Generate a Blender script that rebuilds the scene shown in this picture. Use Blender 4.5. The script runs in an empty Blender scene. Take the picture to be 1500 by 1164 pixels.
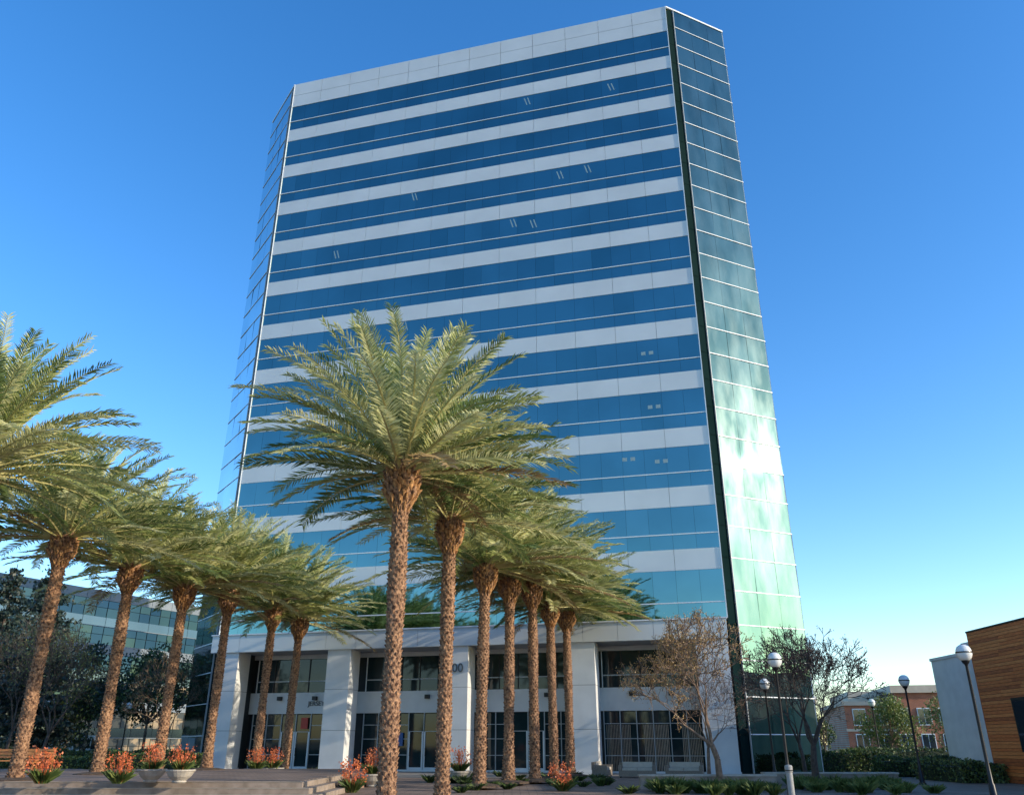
import bpy, math, random
from mathutils import Vector, Matrix
R=random.Random(7)
scene=bpy.context.scene
COL=scene.collection
# ---------------------------------------------------------------- materials
def mat(name,c1,c2=None,scale=5.0,rough=0.7,metal=0.0,bump=0.0,bscale=None,detail=6,spec=0.5,lo=0.35,hi=0.65,stretch=None):
    m=bpy.data.materials.new(name); m.use_nodes=True
    nt=m.node_tree; b=nt.nodes['Principled BSDF']
    b.inputs['Roughness'].default_value=rough; b.inputs['Metallic'].default_value=metal
    b.inputs['Specular IOR Level'].default_value=spec
    b.inputs['Base Color'].default_value=(*c1,1)
    tc=nt.nodes.new('ShaderNodeTexCoord'); src=tc.outputs['Object']
    if stretch:
        mp=nt.nodes.new('ShaderNodeMapping'); mp.inputs['Scale'].default_value=stretch
        nt.links.new(src,mp.inputs[0]); src=mp.outputs[0]
    if c2:
        n=nt.nodes.new('ShaderNodeTexNoise'); n.inputs['Scale'].default_value=scale; n.inputs['Detail'].default_value=detail
        nt.links.new(src,n.inputs['Vector'])
        r=nt.nodes.new('ShaderNodeValToRGB'); r.color_ramp.elements[0].position=lo; r.color_ramp.elements[1].position=hi
        r.color_ramp.elements[0].color=(*c1,1); r.color_ramp.elements[1].color=(*c2,1)
        nt.links.new(n.outputs['Fac'],r.inputs[0]); nt.links.new(r.outputs[0],b.inputs['Base Color'])
    if bump>0:
        n2=nt.nodes.new('ShaderNodeTexNoise'); n2.inputs['Scale'].default_value=bscale or scale*3; n2.inputs['Detail'].default_value=5
        nt.links.new(src,n2.inputs['Vector'])
        bp=nt.nodes.new('ShaderNodeBump'); bp.inputs['Strength'].default_value=bump; bp.inputs['Distance'].default_value=0.03
        nt.links.new(n2.outputs['Fac'],bp.inputs['Height']); nt.links.new(bp.outputs[0],b.inputs['Normal'])
    return m
def leafmat(name,c1,c2,scale=1.2,rough=0.5,trans=0.25):
    m=mat(name,c1,c2,scale,rough)
    nt=m.node_tree; b=nt.nodes['Principled BSDF']; out=nt.nodes['Material Output']
    t=nt.nodes.new('ShaderNodeBsdfTranslucent'); 
    lk=b.inputs['Base Color'].links[0].from_socket
    nt.links.new(lk,t.inputs[0])
    mx=nt.nodes.new('ShaderNodeMixShader'); mx.inputs[0].default_value=trans
    nt.links.new(b.outputs[0],mx.inputs[1]); nt.links.new(t.outputs[0],mx.inputs[2]); nt.links.new(mx.outputs[0],out.inputs[0])
    return m
def brickmat(name,c1,c2,cm,sx,sy,mortar=0.02,rough=0.85,vert=False):
    m=bpy.data.materials.new(name); m.use_nodes=True
    nt=m.node_tree; b=nt.nodes['Principled BSDF']; b.inputs['Roughness'].default_value=rough
    tc=nt.nodes.new('ShaderNodeTexCoord'); mp=nt.nodes.new('ShaderNodeMapping')
    if vert: mp.inputs['Rotation'].default_value=(math.radians(90),0,0)
    nt.links.new(tc.outputs['Object'],mp.inputs[0])
    br=nt.nodes.new('ShaderNodeTexBrick'); br.inputs['Scale'].default_value=1
    br.inputs['Brick Width'].default_value=sx; br.inputs['Row Height'].default_value=sy; br.inputs['Mortar Size'].default_value=mortar
    br.inputs['Color1'].default_value=(*c1,1); br.inputs['Color2'].default_value=(*c2,1); br.inputs['Mortar'].default_value=(*cm,1)
    nt.links.new(mp.outputs[0],br.inputs[0])
    n=nt.nodes.new('ShaderNodeTexNoise'); n.inputs['Scale'].default_value=0.6; n.inputs['Detail'].default_value=8
    nt.links.new(tc.outputs['Object'],n.inputs[0])
    mx=nt.nodes.new('ShaderNodeMix'); mx.data_type='RGBA'; mx.blend_type='MULTIPLY'; mx.inputs[0].default_value=0.6
    nt.links.new(br.outputs[0],mx.inputs[6]); 
    rp=nt.nodes.new('ShaderNodeValToRGB'); rp.color_ramp.elements[0].position=0.3; rp.color_ramp.elements[1].position=0.7
    rp.color_ramp.elements[0].color=(.5,.48,.45,1); rp.color_ramp.elements[1].color=(1.1,1.1,1.1,1)
    nt.links.new(n.outputs[0],rp.inputs[0]); nt.links.new(rp.outputs[0],mx.inputs[7]); nt.links.new(mx.outputs[2],b.inputs['Base Color'])
    return m
def glassmat(name,tint,rough=0.03,metal=1.0,wav=0.02,tint2=None,nscale=0.15,haze=0.0,stretch=None,hrough=.3):
    m=mat(name,tint,tint2 or tuple(c*0.85 for c in tint),nscale,rough,metal,lo=0.4,hi=0.6,stretch=stretch)
    nt=m.node_tree; b=nt.nodes['Principled BSDF']
    n=nt.nodes.new('ShaderNodeTexNoise'); n.inputs['Scale'].default_value=0.35; n.inputs['Detail'].default_value=1
    tc=nt.nodes.new('ShaderNodeTexCoord'); nt.links.new(tc.outputs['Object'],n.inputs[0])
    bp=nt.nodes.new('ShaderNodeBump'); bp.inputs['Strength'].default_value=wav; bp.inputs['Distance'].default_value=0.3
    nt.links.new(n.outputs[0],bp.inputs['Height']); nt.links.new(bp.outputs[0],b.inputs['Normal'])
    if haze:
        gl=nt.nodes.new('ShaderNodeBsdfGlossy'); gl.inputs['Roughness'].default_value=hrough; gl.inputs['Color'].default_value=(.85,1,.94,1)
        n3=nt.nodes.new('ShaderNodeTexNoise'); n3.inputs['Scale'].default_value=1.0; n3.inputs['Detail'].default_value=5
        mp=nt.nodes.new('ShaderNodeMapping'); mp.inputs['Scale'].default_value=(1.1,1.1,.35); nt.links.new(tc.outputs['Object'],mp.inputs[0]); nt.links.new(mp.outputs[0],n3.inputs[0])
        mr=nt.nodes.new('ShaderNodeMapRange'); mr.inputs[1].default_value=.38; mr.inputs[2].default_value=.66; mr.inputs[3].default_value=haze*.2; mr.inputs[4].default_value=haze*2.2
        nt.links.new(n3.outputs[0],mr.inputs[0])
        mx=nt.nodes.new('ShaderNodeMixShader'); nt.links.new(mr.outputs[0],mx.inputs[0]); nt.links.new(b.outputs[0],mx.inputs[1]); nt.links.new(gl.outputs[0],mx.inputs[2])
        nt.links.new(mx.outputs[0],nt.nodes['Material Output'].inputs[0])
    return m
M_glass=[glassmat('tower_glass_a',(0.18,0.325,0.33),0.03),glassmat('tower_glass_b',(0.155,0.295,0.30),0.03),glassmat('tower_glass_c',(0.205,0.355,0.355),0.035)]
M_glassR=glassmat('side_glass_green',(0.125,0.225,0.195),0.02,1.0,0.06,(0.075,0.155,0.138),0.5,haze=.0075,stretch=(1,1,.4))
M_glassL=glassmat('side_glass_blue',(0.50,0.60,0.62),0.06)
M_store=mat('storefront_glass',(0.010,0.022,0.026),(0.02,0.04,0.045),0.7,0.04,0.0,spec=.45)
M_panel=mat('aluminium_panel',(0.60,0.62,0.61),(0.66,0.68,0.67),0.35,0.42,0.1)
M_conc=mat('painted_column',(0.62,0.62,0.61),(0.70,0.70,0.69),0.8,0.7,bump=0.1,bscale=12)
M_line=mat('white_mullion',(0.74,0.77,0.79),rough=0.4)
M_mull=mat('grey_mullion',(0.42,0.45,0.46),rough=0.45)
M_boll=mat('bollard_grey',(0.26,0.26,0.25),(0.32,0.32,0.31),8,rough=0.6)
M_dark=mat('dark_joint',(0.015,0.02,0.022),rough=0.6)
M_slot=mat('dark_slot',(0.003,0.014,0.014),(0.006,0.02,0.02),0.3,0.9,spec=.05)
M_soffit=mat('soffit',(0.35,0.36,0.37),rough=0.8)
M_lightmark=mat('ceiling_light_mark',(0.26,0.36,0.38),rough=0.5)  # pale colour standing in for the light of ceiling lamps behind the glass
M_black=mat('black_metal',(0.015,0.015,0.017),rough=0.4,metal=0.3)
M_globe=mat('lamp_globe',(0.75,0.75,0.72),rough=0.25)
M_bark1=mat('palm_bark',(0.09,0.042,0.024),(0.42,0.235,0.13),11,0.9,bump=0.7,bscale=40,lo=.36,hi=.62)
M_bark2=mat('palm_boot',(0.22,0.095,0.035),(0.54,0.29,0.115),9,0.85,bump=0.5,bscale=40)
M_f=[leafmat('frond_a',(0.28,0.32,0.09),(0.48,0.49,0.18),1.5,0.36,.36),
     leafmat('frond_b',(0.45,0.46,0.18),(0.68,0.65,0.34),1.5,0.34,.36),
     leafmat('frond_c',(0.11,0.17,0.045),(0.23,0.29,0.09),1.5,0.40,.36)]
M_rach=mat('frond_rachis',(0.42,0.38,0.13),(0.50,0.44,0.19),4,0.5)
M_dead=leafmat('frond_dry',(0.24,0.15,0.06),(0.36,0.25,0.11),2,0.6)
M_bareb=mat('bare_bark',(0.12,0.075,0.05),(0.27,0.18,0.12),6,0.9,bump=0.4)
M_bared=mat('bare_bark_dark',(0.045,0.033,0.028),(0.10,0.075,0.062),6,0.9)
M_bud=leafmat('buds',(0.38,0.22,0.08),(0.46,0.31,0.12),3)
M_leaf=leafmat('leaf_green',(0.05,0.09,0.02),(0.12,0.17,0.04),0.8)
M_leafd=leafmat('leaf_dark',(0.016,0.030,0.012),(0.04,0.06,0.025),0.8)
M_leafy=leafmat('leaf_yellow',(0.12,0.16,0.04),(0.22,0.24,0.07),0.8)
M_cedar=leafmat('cedar_needles',(0.014,0.028,0.022),(0.035,0.06,0.045),0.8,trans=0.1)
M_orange=leafmat('flower_orange',(0.62,0.13,0.045),(0.74,0.24,0.09),3)
M_bowl=mat('bowl_concrete',(0.34,0.30,0.25),(0.45,0.40,0.34),5,0.85,bump=0.2)
M_step=mat('step_stone',(0.22,0.17,0.13),(0.33,0.26,0.21),3,0.85,bump=0.2)
M_soil=mat('mulch',(0.05,0.032,0.02),(0.12,0.075,0.045),10,0.95,bump=0.8,bscale=30)
M_ground=mat('ground',(0.10,0.095,0.08),(0.16,0.145,0.12),0.3,0.95)
M_pave=brickmat('plaza_pavers',(0.22,0.15,0.11),(0.30,0.21,0.16),(0.08,0.06,0.05),0.6,0.3,0.015)
M_walk=brickmat('concrete_walk',(0.30,0.27,0.24),(0.34,0.31,0.27),(0.16,0.15,0.14),1.5,1.5,0.015)
M_asph=mat('asphalt',(0.045,0.045,0.045),(0.06,0.06,0.058),3,0.9)
M_grass=mat('grass',(0.035,0.07,0.015),(0.08,0.12,0.03),3,0.95,bump=0.6,bscale=30)
M_brick=brickmat('brick_wall',(0.46,0.15,0.075),(0.36,0.12,0.065),(0.35,0.28,0.22),0.4,0.13,0.01,vert=True)
M_stone=mat('cream_trim',(0.50,0.42,0.33),(0.58,0.50,0.40),1,0.8)
M_win=mat('window_glass',(0.02,0.03,0.04),rough=0.06,spec=0.9)
M_wwall=mat('white_stucco',(0.62,0.61,0.62),(0.70,0.69,0.70),1.5,0.85,bump=0.15,bscale=20)
M_teak=mat('teak',(0.42,0.16,0.05),(0.55,0.25,0.09),4,0.6,stretch=(1,1,8))
M_wick=mat('wicker',(0.20,0.16,0.12),(0.28,0.23,0.18),20,0.8)
M_cush=mat('cushion',(0.45,0.40,0.33),(0.5,0.45,0.38),5,0.9)
M_blue=mat('sign_blue',(0.03,0.10,0.30),rough=0.5)
M_red=mat('sign_red',(0.45,0.04,0.02),rough=0.5)
M_text=mat('letter_metal',(0.12,0.13,0.14),rough=0.4,metal=0.4)
M_wood=[mat('cedar_board_a',(0.50,0.115,0.026),(0.66,0.19,0.05),3,0.5,stretch=(1,0.4,6)),
        mat('cedar_board_b',(0.32,0.07,0.018),(0.50,0.125,0.035),3,0.5,stretch=(1,0.4,6)),
        mat('cedar_board_c',(0.58,0.165,0.04),(0.72,0.24,0.07),3,0.5,stretch=(1,0.4,6))]
# ---------------------------------------------------------------- mesh builder
class B:
    def __init__(s): s.v=[];s.f=[];s.m=[];s.mats=[]
    def mi(s,m):
        if m not in s.mats: s.mats.append(m)
        return s.mats.index(m)
    def face(s,pts,m):
        i=len(s.v); s.v.extend([tuple(p) for p in pts]); s.f.append(tuple(range(i,i+len(pts)))); s.m.append(s.mi(m))
    def obox(s,p0,p1,o0,o1,z0,z1,m):
        dx=p1[0]-p0[0];dy=p1[1]-p0[1];L=math.hypot(dx,dy);nx,ny=dy/L,-dx/L
        a=[(p0[0]+nx*o1,p0[1]+ny*o1),(p1[0]+nx*o1,p1[1]+ny*o1),(p1[0]+nx*o0,p1[1]+ny*o0),(p0[0]+nx*o0,p0[1]+ny*o0)]
        i=len(s.v); s.v+= [(x,y,z0) for x,y in a]+[(x,y,z1) for x,y in a]
        k=s.mi(m)
        for q in ((0,1,5,4),(1,2,6,5),(2,3,7,6),(3,0,4,7),(4,5,6,7),(3,2,1,0)):
            s.f.append(tuple(i+j for j in q)); s.m.append(k)
    def box(s,x0,x1,y0,y1,z0,z1,m): s.obox((x0,y0),(x1,y0),-(y1-y0),0,z0,z1,m)
    def prism(s,poly,z0,z1,m):
        n=len(poly); i=len(s.v); s.v+=[(x,y,z0) for x,y in poly]+[(x,y,z1) for x,y in poly]; k=s.mi(m)
        for j in range(n):
            s.f.append((i+j,i+(j+1)%n,i+n+(j+1)%n,i+n+j)); s.m.append(k)
        s.f.append(tuple(range(i+n,i+2*n))); s.m.append(k)
        s.f.append(tuple(range(i+n-1,i-1,-1))); s.m.append(k)
    def tube(s,p0,p1,r0,r1,n,m):
        p0=Vector(p0);p1=Vector(p1);d=(p1-p0)
        if d.length<1e-6:return
        d.normalize(); a=d.orthogonal().normalized(); b=d.cross(a)
        i=len(s.v);k=s.mi(m)
        for p,r in((p0,r0),(p1,r1)):
            for j in range(n):
                t=2*math.pi*j/n; q=p+(a*math.cos(t)+b*math.sin(t))*r; s.v.append(tuple(q))
        for j in range(n):
            s.f.append((i+j,i+(j+1)%n,i+n+(j+1)%n,i+n+j)); s.m.append(k)
    def lathe(s,prof,n,m,c=(0,0,0)):
        i=len(s.v);k=s.mi(m)
        for r,z in prof:
            for j in range(n):
                t=2*math.pi*j/n; s.v.append((c[0]+r*math.cos(t),c[1]+r*math.sin(t),c[2]+z))
        for a in range(len(prof)-1):
            for j in range(n):
                s.f.append((i+a*n+j,i+a*n+(j+1)%n,i+(a+1)*n+(j+1)%n,i+(a+1)*n+j)); s.m.append(k)
    def leaf(s,c,size,m,rr=R):
        d=Vector((rr.gauss(0,1),rr.gauss(0,1),rr.gauss(0,.7))).normalized(); e=d.orthogonal().normalized()
        e.rotate(Matrix.Rotation(rr.random()*6.28,3,d)); w=d.cross(e)*size*0.35; e=e*size*.5; c=Vector(c)
        s.face((c-e,c-w*1.0,c+e,c+w),m)
    def mesh(s,name,smooth=False):
        me=bpy.data.meshes.new(name); me.from_pydata(s.v,[],s.f)
        for m in s.mats: me.materials.append(m)
        me.polygons.foreach_set('material_index',s.m)
        if smooth: me.polygons.foreach_set('use_smooth',[True]*len(s.f))
        me.update(); return me
    def obj(s,name,parent=None,loc=(0,0,0),smooth=False):
        o=bpy.data.objects.new(name,s.mesh(name,smooth)); COL.objects.link(o); o.location=loc
        if parent: o.parent=parent
        return o
def empty(name,loc=(0,0,0),rz=0):
    e=bpy.data.objects.new(name,None); COL.objects.link(e); e.location=loc; e.rotation_euler=(0,0,rz); e.empty_display_size=.5; return e
def lerp2(a,b,t): return (a[0]+(b[0]-a[0])*t,a[1]+(b[1]-a[1])*t)
def panes(b,p0,p1,z0,z1,n,m,off=0.0,gap=0.02,jit=0.004,rr=R):
    dx=p1[0]-p0[0];dy=p1[1]-p0[1];L=math.hypot(dx,dy);nx,ny=dy/L,-dx/L;g=gap/L/2
    for i in range(n):
        a=lerp2(p0,p1,i/n+g);c=lerp2(p0,p1,(i+1)/n-g)
        ja=rr.uniform(-jit,jit);jb=rr.uniform(-jit,jit)
        os=(off+ja-jb,off-ja-jb,off-ja+jb,off+ja+jb)
        pts=[(a[0]+nx*os[0],a[1]+ny*os[0],z0),(c[0]+nx*os[1],c[1]+ny*os[1],z0),(c[0]+nx*os[2],c[1]+ny*os[2],z1),(a[0]+nx*os[3],a[1]+ny*os[3],z1)]
        b.face(pts,m if not isinstance(m,list) else (m[0] if rr.random()<.6 else rr.choice(m)))
def panels(b,p0,p1,z0,z1,n,m,o0,o1,gap=0.03):
    L=math.hypot(p1[0]-p0[0],p1[1]-p0[1]);g=gap/L/2
    for i in range(n):
        b.obox(lerp2(p0,p1,i/n+g),lerp2(p0,p1,(i+1)/n-g),o0,o1,z0,z1,m)
# ---------------------------------------------------------------- office tower
ang=math.radians(-14.8)
T=empty('office_tower',(-20.27,57.89,0),ang)
W=34.2;CX=4.5;CY=3.85;D=30;H=58.1
poly=[(0,0),(W,0),(W+CX,CY),(W+CX,D-4),(W,D),(0,D),(-CX,D-4),(-CX,CY)]
def inset(p,d):
    cx,cy=W/2,D/2
    return (p[0]-math.copysign(d,p[0]-cx),p[1]-math.copysign(d,p[1]-cy))
core=B(); core.prism([inset(p,.09) for p in poly],8.46,H-.25,M_dark)
lowp=[(1.5,2.66),(32.7,2.66),(32.7,.3),(34.0,.12),(W+CX-.12,CY+.1),(W+CX-.1,D-4.1),(W-.1,D-.1),(.1,D-.1),(-CX+.1,D-4.1),(-CX+.12,CY+.1),(.2,.12),(1.5,.3)]
core.prism(lowp,0,8.45,M_dark); core.obj('core',T)
g=B();w=B();ln=B()
p0,p1=(0.0,0),(W,0)
for k in range(12):
    gb=8.5 if k==0 else 12.7+4*(k-1)
    gt=11.4+4*k
    panes(g,p0,p1,gb,gb+.92,24,M_glass,0,.011,.0035); panes(g,p0,p1,gb+.99,gt,24,M_glass,0,.011,.0035)
    ln.obox(p0,p1,-.03,.05,gb+.92,gb+.985,M_line)
    if k<11:
        panels(w,p0,p1,gt+.005,gt+1.295,12,M_panel,-.06,.035,.022)
panels(w,p0,p1,55.4,56.72,12,M_panel,-.06,.035); panels(w,p0,p1,56.75,58.1,12,M_panel,-.06,.035)
w.obox((0,0),(W,0),-.4,-.07,57.6,58.1,M_panel)
def chamfer(pa,pb,slot,gm,nm,slot_at_start=True):
    L=math.hypot(pb[0]-pa[0],pb[1]-pa[1])
    t=slot/L
    if slot_at_start: s0,s1,g0,g1=pa,lerp2(pa,pb,t),lerp2(pa,pb,t),pb
    else: s0,s1,g0,g1=lerp2(pa,pb,1-t),pb,pa,lerp2(pa,pb,1-t)
    for r in range(29):
        za=.15+r*2.0; zb=za+1.94
        panes(g,g0,g1,za,zb,nm,gm,0.02,0.02,.010)
        ln.obox(g0,g1,-.03,.06,zb,zb+.055,M_line)
        panes(g,s0,s1,za,zb,1,M_slot,-.05,.02,.002)
        ln.obox(s0,s1,-.06,-.03,zb,zb+.035,M_slot)
    e=g0 if slot_at_start else g1
    d=lerp2(e,(g1 if slot_at_start else g0),.04/L)
    ln.obox(*( (e,d) if slot_at_start else (d,e)),-.03,.07,0.1,H,M_mull)
    ln.obox(pa,pb,-.1,.07,H-.12,H+.02,M_line)
chamfer((W,0),(W+CX,CY),.68,M_glassR,3)
chamfer((-CX,CY),(0,0),.45,M_glassL,3,False)
for q in ((W-.06,0),(0.0,0)):
    ln.obox(q,(q[0]+.06,0),-.03,.075,8.5,H,M_line)
ln.obox((W+CX-.05,CY),(W+CX,CY),-.05,.06,0,H,M_line)
for a,c,n in (((W+CX,CY),(W+CX,D-4),12),((W+CX,D-4),(W,D),3),((W,D),(0,D),20),((0,D),(-CX,D-4),3),((-CX,D-4),(-CX,CY),12)):
    for r in range(29):
        za=.15+r*2; panes(g,a,c,za,za+1.94,n,M_glassL if a[0]<5 else M_glassR,0.02)
        ln.obox(a,c,-.03,.05,za+1.94,za+1.995,M_line)
g.obj('glazing',T); w.obj('spandrel_panels',T); ln.obj('mullions',T)
cl=B()  # flat pale marks painted on the opaque panes, no lamps inside
rr=random.Random(3)
for (s,k) in ((29.2,10),(22.2,10),(24.8,8),(27,8),(21,7),(22.6,7),(6,7),(12.6,8),(30.2,4),(30.4,3),(28.5,2),(30.6,2),(12.4,5)):
    zb=13.7+4*(k-1)+rr.uniform(.4,1.0)
    n=2
    for i in range(n):
        x=s+i*.28
        cl.face([(x,-.008,zb),(x+.09,-.008,zb),(x+.09-.22,-.008,zb+.75),(x-.22,-.008,zb+.75)] if k>4 else [(x*1+i*.25,-.008,zb),(x+.3+i*.25,-.008,zb),(x+.3+i*.25,-.008,zb+.25),(x+i*.25,-.008,zb+.25)],M_lightmark)
cl.obj('ceiling_light_marks',T)
# podium
pd=B()
panels(pd,(-.25,0),(W-.1,0),7.32,8.42,16,M_panel,-.02,.34,.025)
pd.box(-.2,W-.15,-.30,2.64,7.36,8.40,M_soffit)
pd.box(-.3,W-.05,-.42,.0,8.425,8.50,M_line)
cols=[1.05,9.3,17.35,25.35,33.2]
for i,c in enumerate(cols):
    hw=.82
    a=c-hw if i<4 else 32.2; e=c+hw if i<4 else 34.05
    for (z0,z1) in ((0,2.4),(2.42,4.85),(4.87,7.34)):
        pd.box(a,e,-.2,1.3,z0,z1,M_conc)
    pd.box(a+.02,e-.02,-.18,1.28,.0,7.34,M_dark)
    pd.box(a-.05,e+.05,-.25,1.35,0,.18,M_conc)
pd.box(1.2,33,2.45,2.6,3.5,4.85,M_conc)
pd.box(1.2,33,2.45,2.6,7.05,7.34,M_conc)
for i in range(4):
    a=cols[i]+.82; e=cols[i+1]-.82
    if i==3: e=32.2
    n=5
    panes(pd,(a,2.55),(e,2.55),4.86,5.55,n,M_store,0,.03,.004)
    panes(pd,(a,2.55),(e,2.55),5.62,7.04,n,M_store,0,.03,.004)
    pd.obox((a,2.55),(e,2.55),0.003,.06,5.55,5.62,M_mull)
    for j in range(n+1):
        x=a+(e-a)*j/n; pd.box(x-.03,x+.03,2.49,2.545,4.86,7.04,M_line if j in(0,n) else M_black)
    n=6
    door={0:(2,3),1:(3,4),2:(2,3),3:(9,9)}[i]
    for j in range(n):
        x0=a+(e-a)*j/n;x1=a+(e-a)*(j+1)/n
        panes(pd,(x0,2.55),(x1,2.55),.12,3.45,1,M_store,0,.0,.006)
        for zz in ((.95,1.9,2.75) if j not in door else (2.35,)):
            pd.obox((x0,2.55),(x1,2.55),0.004,.06,zz,zz+.04,M_mull)
        if j in door:
            pd.obox((x0+.04,2.55),(x0+.12,2.55),.004,.07,0,2.35,M_line); pd.obox((x1-.12,2.55),(x1-.04,2.55),.004,.07,0,2.35,M_line)
            pd.obox((x0+.12,2.55),(x1-.12,2.55),.004,.07,0,.25,M_line)
            pd.obox((x0+.14,2.55),(x0+.18,2.55),.08,.12,.9,1.4,M_black)
    for j in range(n+1):
        x=a+(e-a)*j/n; pd.box(x-.025,x+.025,2.47,2.546,0,3.5,M_mull)
    pd.box(a,e,2.46,2.56,0,.12,M_line)
    for q in (.3,.7):
        x=a+(e-a)*q; pd.box(x-.15,x+.15,2.2,2.44,4.35,4.6,M_black)
pd.box(cols[1]+2.9,cols[1]+3.7,2.40,2.445,1.5,2.3,M_blue)
pd.box(5.6,6.1,2.40,2.445,2.55,3.25,M_red)
pd.obj('podium',T)
cu=B()
a=26.3
for j in range(60):
    x=a+j*.095
    if (j//8)%3==2: continue
    cu.face([(x,2.53,.15),(x+.045,2.50,.15),(x+.045,2.50,2.7),(x,2.53,2.7)],M_bowl)
cu.obj('curtains',T)
def text(s,size,loc,par,m,name):
    c=bpy.data.curves.new(name,'FONT'); c.body=s; c.size=size; c.extrude=.03; c.materials.append(m)
    o=bpy.data.objects.new(name,c); COL.objects.link(o); o.location=loc; o.rotation_euler=(math.radians(90),0,0); o.parent=par
text('200',.75,(16.75,-.24,5.75),T,M_text,'address_number')
text('JERSEY',.42,(6.0,2.40,4.0),T,M_text,'shop_letters'); text('Cafe',.42,(7.75,2.40,4.0),T,M_text,'cafe_letters')
# ---------------------------------------------------------------- ground
def sheet(name,x0,x1,y0,y1,z,m):
    b=B(); b.face([(x0,y0,z),(x1,y0,z),(x1,y1,z),(x0,y1,z)],m); return b.obj(name)
sheet('ground',-3000,3000,-3000,3000,-.01,M_ground)
sheet('plaza_pavement',-45,24,-10,49,0,M_pave)
sheet('concrete_path',8.2,60,46,49.8,.004,M_walk)
sheet('entrance_pavement',-32,14,46.5,62,.008,M_walk)
sheet('lawn',19,120,50,82,.012,M_grass)
sheet('road',-400,400,84,96,.016,M_asph)
sheet('lawn',-130,-32.1,50,82,.012,M_grass)
t=B()
t.box(-60,-6.0,27.5,44,0,.167,M_step); t.box(-60,-6.35,28.05,43.9,.167,.333,M_step); t.box(-60,-6.7,28.6,43.8,.333,.49,M_step)
t.box(-59.9,-6.9,28.95,43.6,.49,.5,M_pave)
for y,zz,x in ((27.5,.167,-6.0),(28.05,.333,-6.35),(28.6,.49,-6.7)):
    t.box(-60,x+.02,y-.02,y+.04,zz+.002,zz+.012,M_stone)
t.obj('stepped_terrace')
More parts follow.
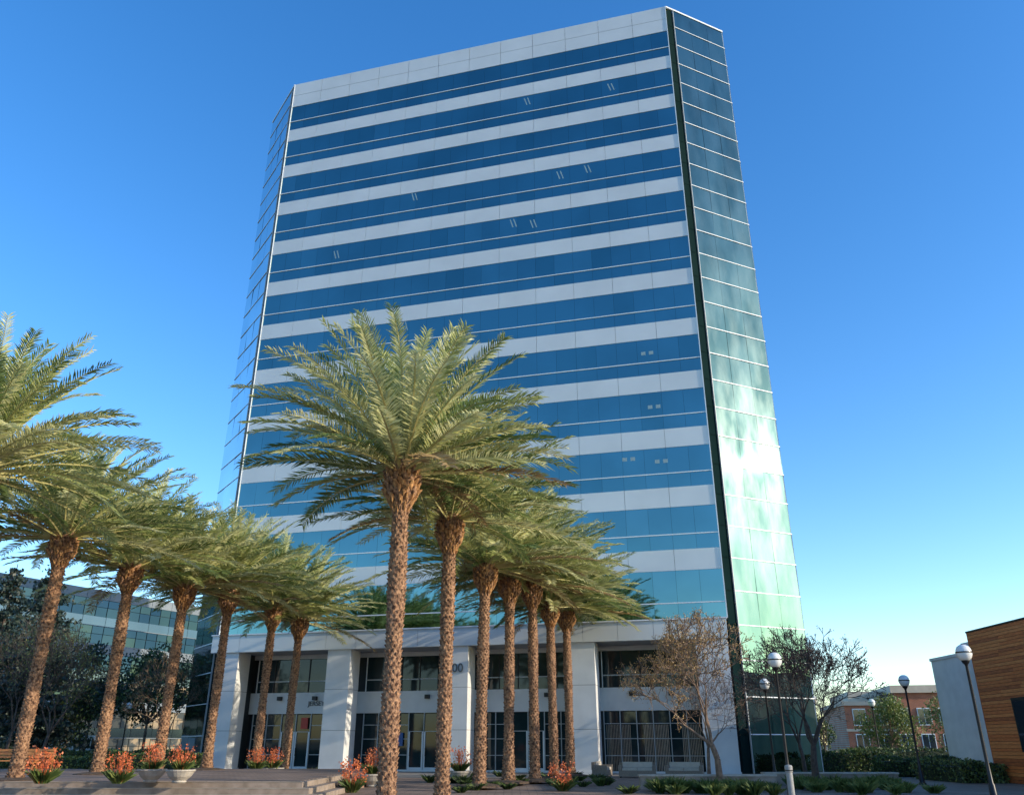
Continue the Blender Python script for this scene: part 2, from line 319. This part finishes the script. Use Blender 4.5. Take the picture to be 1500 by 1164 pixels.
# ---------------------------------------------------------------- palms
def make_palm(seed):
    rr=random.Random(seed); b=B(); hc=8.85
    prof=[]
    def rad(z):
        r=.205+.10*math.exp(-z/.35)+.015*math.sin(z*1.7+seed)
        if z>7.45: 
            q=(z-7.45)/.5; r+=.25*(min(q,1)**1.3)*(1-.25*max(0,(z-8.2)/.6))
        return r
    z=-.3
    while z<8.75: prof.append((rad(max(z,0)),z)); z+=.15
    prof.append((.12,9.0)); b.lathe(prof,16,M_bark1)
    rows=int(8.7/.105); npr=10
    for i in range(rows):
        z=i*.105; r=rad(z); top=z>7.4
        nn=12 if top else npr
        for j in range(nn):
            th=2*math.pi*(j+.5*(i%2))/nn+rr.uniform(-.08,.08)
            if rr.random()<.06: continue
            wd=(math.pi*r/nn)*rr.uniform(.7,.95); hh=.07*rr.uniform(.8,1.3); pr=rr.uniform(.02,.06)
            m=M_bark1
            if top: hh=rr.uniform(.10,.19); pr=rr.uniform(.05,.13); wd*=.75; m=M_bark2 if rr.random()<.7 else M_bark1
            zc=z+rr.uniform(-.02,.02)
            c,s=math.cos(th),math.sin(th)
            def P(off,tan,zz): return (c*(r+off)-s*tan,s*(r+off)+c*tan,zc+zz)
            a=P(-.01,-wd,0);d=P(-.01,wd,0);bt=P(0,0,-hh*.9);o1=P(pr,-wd*.6,hh*.6);o2=P(pr,wd*.6,hh*.6);ti=P(-.01,0,hh*.8)
            b.face((a,bt,o1),m);b.face((bt,o2,o1),m);b.face((bt,d,o2),m);b.face((a,o1,ti),m);b.face((o1,o2,ti),m);b.face((o2,d,ti),m)
    N=106
    up=Vector((0,0,1))
    for i in range(N):
        q=(i+.5)/N
        az=i*2.39996+rr.uniform(-.2,.2)
        el=math.radians(87-86*q**1.0+rr.uniform(-9,9)); L=rr.uniform(3.8,4.9)*(.88+.12*min(1,q*3))
        droop=math.radians(rr.uniform(20,42)+8*math.sin(q*3)); side=rr.uniform(-.22,.22)
        out=Vector((math.cos(az),math.sin(az),0)); 
        base=Vector((0,0,hc-.0-.35*q))+out*(.10+.28*q)
        K=14; pts=[base];dirs=[]
        for k in range(K):
            t=(k+.5)/K; e=el-droop*t**1.6; a2=az+side*t
            d=Vector((math.cos(a2)*math.cos(e),math.sin(a2)*math.cos(e),math.sin(e))); dirs.append(d); pts.append(pts[-1]+d*L/K)
        for k in range(0,K,2):
            b.tube(pts[k],pts[k+2],.032*(1-k/K)+.007,.032*(1-(k+2)/K)+.007,3,M_rach)
        u=rr.random()
        lm=M_f[0] if u<.42 else (M_f[1] if u<.78 else M_f[2])
        if q>.95 and rr.random()<.4: lm=M_dead
        NL=52; tilt=rr.uniform(-.35,.35)
        for k in range(NL):
            t=.10+.90*(k+.5)/NL; f=t*K; ki=min(int(f),K-1); d=dirs[ki]; p=pts[ki].lerp(pts[ki+1],f-ki)
            lat=d.cross(up)
            if lat.length<.1: lat=Vector((-math.sin(az),math.cos(az),0))
            lat.normalize(); nrm=lat.cross(d).normalized()
            ll=.62*(math.sin(min(1,(t-.04)*2.1)*math.pi/2)**.7)*(1-.5*max(0,t-.45)/.55)
            for sg in(-1,1):
                fw=rr.uniform(.55,1.0)+.5*t; 
                v=(lat*sg+d*fw+nrm*(rr.uniform(.05,.60)+sg*tilt)).normalized()
                l=ll*rr.uniform(.80,1.18)
                wv=(d*.9-lat*sg*.4+nrm*rr.uniform(-.6,.6)).normalized()*.022
                mid=p+v*l*.45; tip=p+v*l+Vector((0,0,-.10*l-rr.uniform(0,.06)))
                b.face((p-wv*.6,p+wv*.6,mid+wv,tip,mid-wv),lm)
    for i in range(8):
        az=rr.random()*6.28; p=Vector((0,0,8.7)); e=p+Vector((math.cos(az)*.9,math.sin(az)*.9,rr.uniform(-.2,.5)))
        b.tube(p,e,.02,.012,3,M_dead)
        for k in range(14):
            q=e+Vector((rr.uniform(-.2,.2),rr.uniform(-.2,.2),rr.uniform(-.55,0))); b.tube(e,q,.006,.004,3,M_dead)
    return b.mesh('palm_mesh')
PM=[make_palm(s) for s in (11,23,37,51)]
palms=[(-3.02,21.6,0,0),(-2.12,27.2,0,1),(-1.28,34.8,.12,2),(-.15,38,.12,3),(1.02,39.8,.12,0),(2.1,44,.1,1),(3.1,47,.1,2),
 (-15.0,21.2,0,3),(-16.6,29.8,.5,1),(-16.6,35.6,.5,0),(-15.5,38.8,.5,2),(-14.35,41.7,.5,3),(-13.6,47,.1,1),(-12.9,50.3,.1,0)]
for i,(x,y,z,k) in enumerate(palms):
    o=bpy.data.objects.new('palm_tree',PM[k]); COL.objects.link(o); o.location=(x,y,z)
    s=(8.6-z)/8.6*R.uniform(.98,1.03); c=R.uniform(.95,1.04)
    o.scale=(c,c,s); o.rotation_euler=(math.radians(R.uniform(-.8,.8)),math.radians(R.uniform(-.3,1.0)),R.random()*6.28 if i else .5)
    b=B(); b.lathe([(.0,.10),(.5,.07),(.85,.02),(.9,-.05)],18,M_soil); b.obj('mulch_bed',None,(x,y,z+.01))
# ---------------------------------------------------------------- bare trees
def bare_tree(name,loc,h,spread,seed,m,budm=None,levels=6,trunk=.13,buds=0,leafs=None,wide=1.0,tw=.006):
    rr=random.Random(seed); b=B(); tips=[]
    def grow(p,d,l,r,lv):
        segs=3; 
        for k in range(segs):
            d=(d+Vector((rr.gauss(0,.13),rr.gauss(0,.13),rr.gauss(.03,.08)))).normalized()
            q=p+d*l/segs; r2=max(r*.87,tw); b.tube(p,q,r,r2,7 if r>.04 else (5 if r>.015 else 3),m); 
            if lv<=3 and k<2 and rr.random()<.75:
                dd=(d+Vector((rr.gauss(0,.8),rr.gauss(0,.8),rr.gauss(.2,.5)))).normalized()
                e=q+dd*l*.6
                b.tube(q,e,max(r2*.5,tw),tw*.7,3,m); tips.append((q.lerp(e,.5),dd)); tips.append((e,dd))
            p=q;r=r2
        if lv==0: tips.append((p,d)); return
        n=rr.choice([2,2,3]) if lv<levels else rr.choice([3,4])
        ph=rr.random()*6.28
        for j in range(n):
            a=ph+6.28*j/n+rr.uniform(-.4,.4); sp=rr.uniform(.35,.8)*spread
            perp=d.orthogonal().normalized(); perp.rotate(Matrix.Rotation(a,3,d))
            nd=(d+perp*sp+Vector((0,0,.10))).normalized()
            grow(p,nd,l*rr.uniform(.68,.9),r*rr.uniform(.6,.75),lv-1)
    grow(Vector((0,0,-.05)),Vector((rr.uniform(-.05,.05),0,1)),h*.27,trunk,levels)
    for p,d in tips:
        if budm:
            for k in range(buds):
                q=p+Vector((rr.gauss(0,.07),rr.gauss(0,.07),rr.gauss(0,.07))); b.leaf(q,rr.uniform(.04,.09) if not leafs else leafs*rr.uniform(.6,1.3),budm,rr)
    zs=sorted(v[2] for v in b.v); zmax=zs[-1]; k=h/zmax
    rs=sorted(math.hypot(v[0],v[1]) for v in b.v)[int(.97*len(b.v))]
    kw=wide/ rs if wide>1.01 else k
    b.v=[(x*kw,y*kw,z*k) for x,y,z in b.v]
    return b.obj(name,None,loc)
bare_tree('bare_tree',(8.0,34.5,0),6.9,1.25,5,M_bareb,M_bud,7,.20,3,wide=3.3,tw=.017)
bare_tree('bare_tree',(12.4,36.3,0),6.5,1.2,9,M_bared,M_bared,7,.20,1,wide=3.0,tw=.015)
bare_tree('bare_tree',(9.6,43.5,0),6.2,1.1,19,M_bareb,M_bareb,6,.16,1,wide=2.6,tw=.012)
bare_tree('bare_tree',(15.0,45.5,0),6.9,1.1,21,M_bared,M_bared,7,.18,1,wide=3.2,tw=.015)
bare_tree('bare_tree',(-31,54,0),9.5,1.1,29,M_bared,M_leafd,6,.2,2,.14,wide=4.2,tw=.014)
bare_tree('bare_tree',(-26.5,50,0),8.5,1.1,33,M_bared,M_leafy,6,.18,1,.12,wide=3.4,tw=.014)
bare_tree('bare_tree',(-23.5,60,0),8,1.1,35,M_bareb,M_leafd,6,.18,2,.14,wide=3.2,tw=.014)
bare_tree('bare_tree',(-35,50,0),8.5,1.1,36,M_bared,M_leafd,6,.18,2,.14,wide=3.8,tw=.014)
bare_tree('bare_tree',(20,56,0),5.5,1.0,38,M_bared,M_bared,6,.12,1,wide=2.2,tw=.010)
# ---------------------------------------------------------------- leafy trees / hedges
def leafy_tree(name,loc,h,r,seed,m1,m2,n=5000,ls=.16):
    rr=random.Random(seed); b=B()
    b.tube((0,0,-.05),(0,0,h*.45),.14,.09,8,M_bareb)
    cl=[]
    for i in range(26):
        a=rr.random()*6.28; q=rr.random()**.5; zz=rr.uniform(-1,1); k=math.sqrt(max(0,1-zz*zz))*q
        c=Vector((math.cos(a)*r*k*.8,math.sin(a)*r*k*.8,h-r*.85+zz*r*.72)); cl.append((c,rr.uniform(.28,.42)*r))
        b.tube((0,0,h*.35),c,.04,.015,4,M_bareb)
    for i in range(n):
        c,s=rr.choice(cl); d=Vector((rr.gauss(0,1),rr.gauss(0,1),rr.gauss(0,1))).normalized()*s*rr.uniform(.6,1.05)
        b.leaf(c+d,ls*rr.uniform(.7,1.3),m1 if rr.random()<.65 else m2,rr)
    return b.obj(name,None,loc)
leafy_tree('round_tree',(28.5,66,0),4.8,2.4,1,M_leafy,M_leaf)
leafy_tree('round_tree',(34.5,66,0),5.8,3.0,2,M_leafy,M_leaf)
leafy_tree('round_tree',(38.5,70,0),5.0,2.4,3,M_leaf,M_leafd)
leafy_tree('round_tree',(24.6,72,0),3.6,1.8,4,M_leaf,M_leafd)
leafy_tree('street_tree',(-28.5,68,0),8.5,3.2,6,M_leafd,M_leaf,5500,.24)
leafy_tree('street_tree',(-39,66,0),9,3.6,7,M_leafd,M_cedar,5500,.26)
leafy_tree('street_tree',(-34,70,0),9.0,3.2,8,M_leafd,M_cedar,5000,.24)
leafy_tree('street_tree',(-31.5,62,0),5.5,2.4,9,M_leafd,M_leaf,4000,.2)
def hedge(name,x0,x1,y0,y1,h,m1,m2,seed,dens=160,ls=.12,z=0):
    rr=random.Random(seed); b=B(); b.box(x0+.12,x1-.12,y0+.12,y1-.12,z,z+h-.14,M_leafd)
    A=(x1-x0)*(y1-y0)+2*h*(x1-x0+y1-y0); n=int(min(9000,A*dens))
    for i in range(n):
        f=rr.random(); x=rr.uniform(x0,x1);y=rr.uniform(y0,y1);zz=z+rr.uniform(0,h)
        if f<.4: zz=z+h
        elif f<.75: y=y0
        elif f<.85: y=y1
        else: x=rr.choice((x0,x1))
        b.leaf((x+rr.gauss(0,.06),y+rr.gauss(0,.06),zz+rr.gauss(0,.05)+.08*math.sin(x*2.1+y)),ls*rr.uniform(.6,1.4),m1 if rr.random()<.6 else m2,rr)
    return b.obj(name)
hedge('hedge',19.5,26,47,48.2,.9,M_leaf,M_leafd,1)
hedge('hedge',16.5,22.5,52,53.3,1.2,M_leaf,M_leafd,2)
hedge('hedge',22,40,58,59.5,1.3,M_leafd,M_leaf,3,100)
hedge('hedge',20.2,22.2,40,45,.8,M_leafy,M_leafd,4)
hedge('hedge',-34,-20.5,55,56.2,1.2,M_leaf,M_leafd,5)
hedge('hedge',-30,-20,44.6,45.8,1.0,M_leaf,M_leafy,6)
hedge('hedge',-20.5,-15,42.6,43.4,.7,M_leaf,M_leafd,8,200,.11,.5)
hedge('hedge',-60,-34,52,53.5,1.6,M_leafd,M_leaf,7,80,.16)
def conifer(name,loc,h,r,seed):
    rr=random.Random(seed); b=B(); b.tube((0,0,-.05),(0,0,h),.28,.03,8,M_bared)
    z=1.2
    while z<h-.2:
        L=r*(1-z/h)**.8+.25
        for j in range(5):
            a=rr.random()*6.28; l=L*rr.uniform(.65,1.1); d=Vector((math.cos(a),math.sin(a),rr.uniform(-.12,.18)))
            p=Vector((0,0,z)); e=p+d*l+Vector((0,0,-.12*l)); b.tube(p,e,.035,.008,3,M_bared)
            for k in range(int(20*l)+6):
                t=rr.uniform(.15,1.02); q=p.lerp(e,t)+Vector((rr.gauss(0,.16),rr.gauss(0,.16),rr.uniform(-.3,.04))); b.leaf(q,rr.uniform(.18,.36),M_cedar,rr)
        z+=rr.uniform(.22,.36)
    return b.obj(name,None,loc)
conifer('cedar_tree',(-32.6,58,0),13.8,4.4,1)
conifer('cedar_tree',(-38.5,63,0),14.5,4.2,2)
def treemass(name,segs,seed,n,ls):
    rr=random.Random(seed); b=B()
    cl=[]
    for (x0,y0,x1,y1,h,cnt) in segs:
        for i in range(cnt):
            t=rr.random(); hh=h*rr.uniform(.55,1.1); cl.append((Vector((x0+(x1-x0)*t+rr.gauss(0,1.5),y0+(y1-y0)*t+rr.gauss(0,1.5),hh*.55)),hh*.5))
    for i in range(n):
        c,s=rr.choice(cl); d=Vector((rr.gauss(0,1),rr.gauss(0,1),rr.gauss(0,1))).normalized()*s*rr.uniform(.5,1.05)
        if c.z+d.z<0: continue
        b.leaf(c+d,ls*rr.uniform(.6,1.4),M_leafd if rr.random()<.6 else M_leaf,rr)
    return b.obj(name)
treemass('distant_trees',[(-220,150,-30,140,7,60),(30,150,240,130,6,60)],5,16000,1.3)
treemass('tree_row_across_plaza',[(-70,-48,60,-42,10,70)],6,16000,1.2)
# ---------------------------------------------------------------- left office building
LB=empty('glass_office_building',(0,0,0))
q0=(-56,86);q1=(-41.5,113); 
b=B(); b.prism([(-56,86.1),(-41.6,113),(-75,131),(-90,104)],0,18.6,M_dark)
M_lg=glassmat('office_glass',(0.045,0.075,0.085),.08); M_lp=mat('office_spandrel',(0.16,0.19,0.215),(0.21,0.24,0.265),.5,.6); M_beige=mat('blinds_beige',(0.30,0.22,0.13),(0.03,0.04,0.04),.9,.5,lo=.45,hi=.55)
M_ls=glassmat('office_spandrel_glass',(0.12,0.155,0.175),.15)
for (a,c,n) in ((q0,q1,20),((-90,104),q0,26)):
    for k in range(6):
        zb=k*3.05+.3
        panes(b,a,c,zb,zb+1.05,n,M_lg if k>1 else M_beige,.08,.10,.015)
        panes(b,a,c,zb+1.10,zb+1.95,n,M_lg if k>2 else M_beige,.08,.10,.015)
        panels(b,a,c,zb+2.02,zb+3.03,n//2,M_lp if k%2 else M_ls,0,.16,.05)
        b.obox(a,c,.0,.2,zb+1.95,zb+2.02,M_lp)
b.obj('facade',LB)
# ---------------------------------------------------------------- brick building
BB=empty('brick_building',(43,112,0),math.radians(-12))
b=B(); b.box(0,34,0,20,0,6.2,M_brick); b.box(-.3,34.3,-.3,20,6.2,6.7,M_stone); b.box(6,16,-1.2,12,0,7.6,M_brick); b.box(5.6,16.4,-1.6,12.4,7.6,8.5,M_stone)
b.box(1.0,33,2,18,6.7,8.0,M_stone); b.box(-.1,34.1,-.12,-.0,3.1,3.4,M_stone)
for i in range(13):
    x=1+i*2.5
    y=-1.2 if 6<=x<=15 else 0
    for z0,z1 in((.6,2.7),(3.9,5.7)):
        b.box(x-.1,x+1.5,y-.10,y-.02,z0-.12,z1+.12,M_line); b.box(x,x+.66,y-.13,y-.11,z0,z1,M_win); b.box(x+.74,x+1.4,y-.13,y-.11,z0,z1,M_win)
b.obj('walls',BB)
# ---------------------------------------------------------------- wood clad pavilion + white wall
PV=empty('wood_clad_pavilion',(22.3,41,0),math.radians(-90))
b=B(); b.box(0,16,.05,9,0,6.55,M_dark)
nb=46; hh=6.6/nb
for i in range(nb):
    x=0
    while x<16:
        l=R.uniform(1.8,4.2); e=min(16,x+l)
        b.box(x+.004,e-.004,0,.045,i*hh+.010,(i+1)*hh-.004,R.choice(M_wood))
        x=e
b.box(-.06,0,0.0,9,0,6.6,M_wood[1]); b.box(-.07,16.1,-.03,9.1,6.605,6.68,M_black)
b.box(2.6,3.5,-.05,-.002,1.4,3.4,M_win); b.box(2.5,3.6,-.03,-.001,1.3,3.5,M_black)
b.box(5.2,16,-.03,-.003,6.70,7.2,M_conc)
o=b.obj('cladding',PV)
WW=empty('white_stucco_wall',(23.75,43.6,0),math.radians(90))
b=B(); b.box(0,4.4,-6,0,0,5.9,M_wwall); b.box(-.05,4.45,-6.05,.06,5.9,6.05,M_conc); b.box(0,.9,-6,.0,6.05,6.5,M_wwall); b.box(-0,4.4,0.002,.05,0,.3,M_bowl)
b.obj('wall_body',WW)
# ---------------------------------------------------------------- lamps
lm=None
def lamp(x,y,h=4.4,z=0):
    global lm
    if lm is None:
        b=B(); b.lathe([(.16,0),(.16,.05),(.11,.10),(.09,.5),(.065,.55),(.05,1.2),(.042,3.85),(.055,3.9),(.10,3.95),(.12,4.0),(.12,4.03)],14,M_black)
        b.lathe([(.02,3.98),(.14,4.03),(.20,4.10),(.235,4.20),(.235,4.26)],20,M_globe)
        b.lathe([(.245,4.24),(.245,4.28)],20,M_black)
        b.lathe([(.235,4.26),(.225,4.34),(.18,4.43),(.09,4.49),(.0,4.50)],20,M_globe)
        lm=b.mesh('lamp_mesh',True)
    o=bpy.data.objects.new('street_lamp',lm); COL.objects.link(o); o.location=(x,y,z); o.rotation_euler=(0,0,R.random())
for x,y in ((14.25,26.6),(9.0,29.0),(17.8,38.8),(12.1,41),(25,60),(-28.8,65),(-34,66),(19.6,56)): lamp(x,y)
b=B(); b.lathe([(.10,0),(.10,.8),(.12,.82),(.12,.96),(.10,1.0),(0,1.02)],16,M_boll); b.lathe([(.125,.84),(.125,.87)],16,M_black); b.obj('bollard_light',None,(8.65,27.8,0))
# ---------------------------------------------------------------- planters with kangaroo paw
def tuft(b,c,n,h,sp,m1,m2,rr,wd=.02):
    for i in range(n):
        a=rr.random()*6.28; l=h*rr.uniform(.6,1.1); o=Vector((math.cos(a),math.sin(a),0)); p=Vector(c)+o*rr.uniform(0,sp*.3)
        w=Vector((-o.y,o.x,0))*wd; k=rr.uniform(.15,.8)*sp
        mid=p+o*k*.4+Vector((0,0,l*.6)); tip=p+o*k+Vector((0,0,l*rr.uniform(.7,1)))
        b.face((p-w,p+w,mid+w*.8,tip,mid-w*.8),m1 if rr.random()<.6 else m2)
def planter(loc,seed,bowl=True,s=1.0):
    rr=random.Random(seed); b=B(); z0=.0
    if bowl:
        b.lathe([(.22,0),(.26,.04),(.24,.08),(.40,.22),(.50,.38),(.53,.40),(.53,.45),(.47,.45),(.46,.39),(0,.40)],22,M_bowl); z0=.38
    tuft(b,(0,0,z0),140,.45,.55,M_leaf,M_leafy,rr,.014)
    for i in range(34):
        a=rr.random()*6.28; q=rr.uniform(.05,.48); h=rr.uniform(.35,.90); e=Vector((math.cos(a)*q,math.sin(a)*q,z0+h)); b.tube((e.x*.3,e.y*.3,z0),e,.006,.004,3,M_orange)
        for k in range(9): b.leaf(e+Vector((rr.gauss(0,.04),rr.gauss(0,.04),rr.gauss(-.03,.08))),rr.uniform(.05,.09),M_orange,rr)
    b.v=[(x*s,y*s,z*s) for x,y,z in b.v]
    b.obj('flower_planter',None,loc)
def gp(px,py,z):
    u=(px-750)/1184;v=(582-py)/1184;Yc=.9191-.3939*v;Zc=.3939+.9191*v
    Y=(z-1.6)/(Zc/Yc); return (u/Yc*Y,Y)
for i,(px,py,z,s,bw) in enumerate([(220,1145,.5,.85,1),(172,1147,.5,1.0,0),(262,1146,.5,.85,1),(373,1141,.0,1.1,1),(398,1139,.0,1.1,1),(60,1147,.5,1.1,0),(515,1160,.0,1.2,0),(546,1152,.0,1.1,1),(673,1146,.0,1.1,1),(825,1158,.0,1.1,0)]):
    x,y=gp(px,py,z); planter((x,y,z),i,bool(bw),s)
def clumps(name,pts,seed,h=.5,m1=M_leaf,m2=M_leafy):
    rr=random.Random(seed); b=B()
    for x,y in pts: tuft(b,(x,y,0),90,h*rr.uniform(.7,1.2),.5,m1,m2,rr,.016)
    b.obj(name)
rr=random.Random(12)
clumps('ornamental_grass',[(rr.uniform(5.2,9.6),rr.uniform(30.5,34)) for i in range(34)],1)
clumps('ornamental_grass',[(rr.uniform(11,15.5),rr.uniform(31,37)) for i in range(40)],2,.45,M_leafy,M_leaf)
clumps('ornamental_grass',[(rr.uniform(-14,-7),rr.uniform(44.5,46)) for i in range(14)],3,.5)
clumps('ornamental_grass',[(rr.uniform(-4,4.6),rr.uniform(31.5,50)) for i in range(30)],4,.35,M_leaf,M_leafd)
b=B()
for (x0,x1,y0,y1) in ((5,10.3,34.8,35.2),(10.6,16.2,37.4,37.8)):
    b.box(x0,x1,y0,y1,0,.45,M_step); b.box(x0-.04,x1+.04,y0-.04,y1+.04,.452,.52,M_bowl)
b.obj('seat_wall')
def sofa(x,y,rz):
    e=empty('outdoor_sofa',(x,y,0),rz); b=B()
    b.box(-.95,.95,-.4,.4,.06,.34,M_wick); b.box(-.95,.95,.28,.42,.342,.72,M_wick); b.box(-.97,-.8,-.41,.27,.342,.58,M_wick); b.box(.8,.97,-.41,.27,.342,.58,M_wick)
    b.box(-.78,-.01,-.38,.26,.345,.47,M_cush); b.box(.01,.78,-.38,.26,.345,.47,M_cush); b.box(-.78,.78,.16,.27,.475,.75,M_cush); b.obj('frame',e)
    for k in(-.88,.88):
        for j in(-.33,.33):
            c=B(); c.box(k-.03,k+.03,j-.03,j+.03,0,.058,M_black); c.obj('leg',e)
sofa(6.6,46.8,-.2); sofa(9.0,46.4,-.3); sofa(4.9,48.3,1.3)
def bench(x,y,z,rz):
    e=empty('wooden_bench',(x,y,z),rz); b=B()
    for k in range(4): b.box(-.9,.9,-.22+k*.115,-.12+k*.115,.43,.465,M_teak)
    for k in range(3): b.box(-.9,.9,.27,.30,.55+k*.13,.65+k*.13,M_teak)
    for s in(-.8,.8): b.box(s-.03,s+.03,-.2,-.14,0,.428,M_teak); b.box(s-.03,s+.03,.305,.36,0,.93,M_teak); b.box(s-.03,s+.03,-.13,.30,.36,.425,M_teak)
    b.obj('slats',e)
bench(-21.6,38.5,.5,.2); bench(-23.8,38.8,.5,.1); bench(-22.5,41.5,.5,.1)
e=empty('sandwich_board_sign',(-7.2,51.8,0),-.2); b=B()
b.face([(-.3,-.25,0),(.3,-.25,0),(.3,-.02,1.05),(-.3,-.02,1.05)],M_black); b.face([(-.3,.25,0),(-.3,.02,1.05),(.3,.02,1.05),(.3,.25,0)],M_black)
b.face([(-.24,-.222,.16),(.24,-.222,.16),(.24,-.06,.93),(-.24,-.06,.93)],M_cush); b.obj('boards',e)
e=empty('delivery_van',(-37.5,76,0),.25); b=B()
b.prism([(-2.4,-.95),(2.4,-.95),(2.4,.95),(-2.4,.95)],.45,1.2,M_wwall)
b.prism([(-2.35,-.9),(1.2,-.9),(1.2,.9),(-2.35,.9)],1.2,2.3,M_wwall)
b.face([(1.2,-.9,2.25),(1.2,.9,2.25),(1.85,.9,1.2),(1.85,-.9,1.2)][::-1],M_win); b.face([(1.2,-.9,2.25),(1.2,-.9,1.2),(1.85,-.9,1.2)],M_win)
b.box(-.1,1.1,-.915,-.903,1.3,2.0,M_win); b.obj('body',e)
for x in(-1.5,1.5):
    for y in(-.9,.9):
        c=B(); c.tube((x,y-.1,.36),(x,y+.1,.36),.36,.36,18,M_black); c.tube((x,y-.11,.36),(x,y-.1,.36),.01,.36,18,M_black); c.obj('wheel',e)
# ---------------------------------------------------------------- light
S=Vector((.93,-.367,0)).normalized(); EL=math.radians(17.5)
sd=Vector((S.x*math.cos(EL),S.y*math.cos(EL),math.sin(EL)))
l=bpy.data.lights.new('sun','SUN'); l.energy=5.0; l.angle=math.radians(.5); l.color=(1,.88,.68)
o=bpy.data.objects.new('sun',l); COL.objects.link(o); o.rotation_euler=(-sd).to_track_quat('-Z','Y').to_euler(); o.location=(40,-20,30)
wd=bpy.data.worlds.new('World'); scene.world=wd; wd.use_nodes=True; nt=wd.node_tree
bg=nt.nodes['Background']; sk=nt.nodes.new('ShaderNodeTexSky'); sk.sky_type='NISHITA'; sk.sun_disc=False
sk.sun_elevation=EL; sk.sun_rotation=math.atan2(S.x,S.y); sk.air_density=1.0; sk.dust_density=.35; sk.ozone_density=2.2
hs=nt.nodes.new('ShaderNodeHueSaturation'); hs.inputs['Saturation'].default_value=1.33; hs.inputs['Value'].default_value=2.2; hs.inputs['Hue'].default_value=.507
nt.links.new(sk.outputs[0],hs.inputs['Color']); nt.links.new(hs.outputs[0],bg.inputs[0]); bg.inputs[1].default_value=.15
# ---------------------------------------------------------------- camera
c=bpy.data.cameras.new('camera'); c.sensor_width=36; c.lens=1184/1500*36; c.clip_end=6000
o=bpy.data.objects.new('camera',c); COL.objects.link(o); o.location=(0,0,1.6); o.rotation_euler=(math.radians(90+23.2),0,0)
scene.camera=o
scene.view_settings.view_transform='Standard'; scene.view_settings.look='None'; scene.view_settings.exposure=0
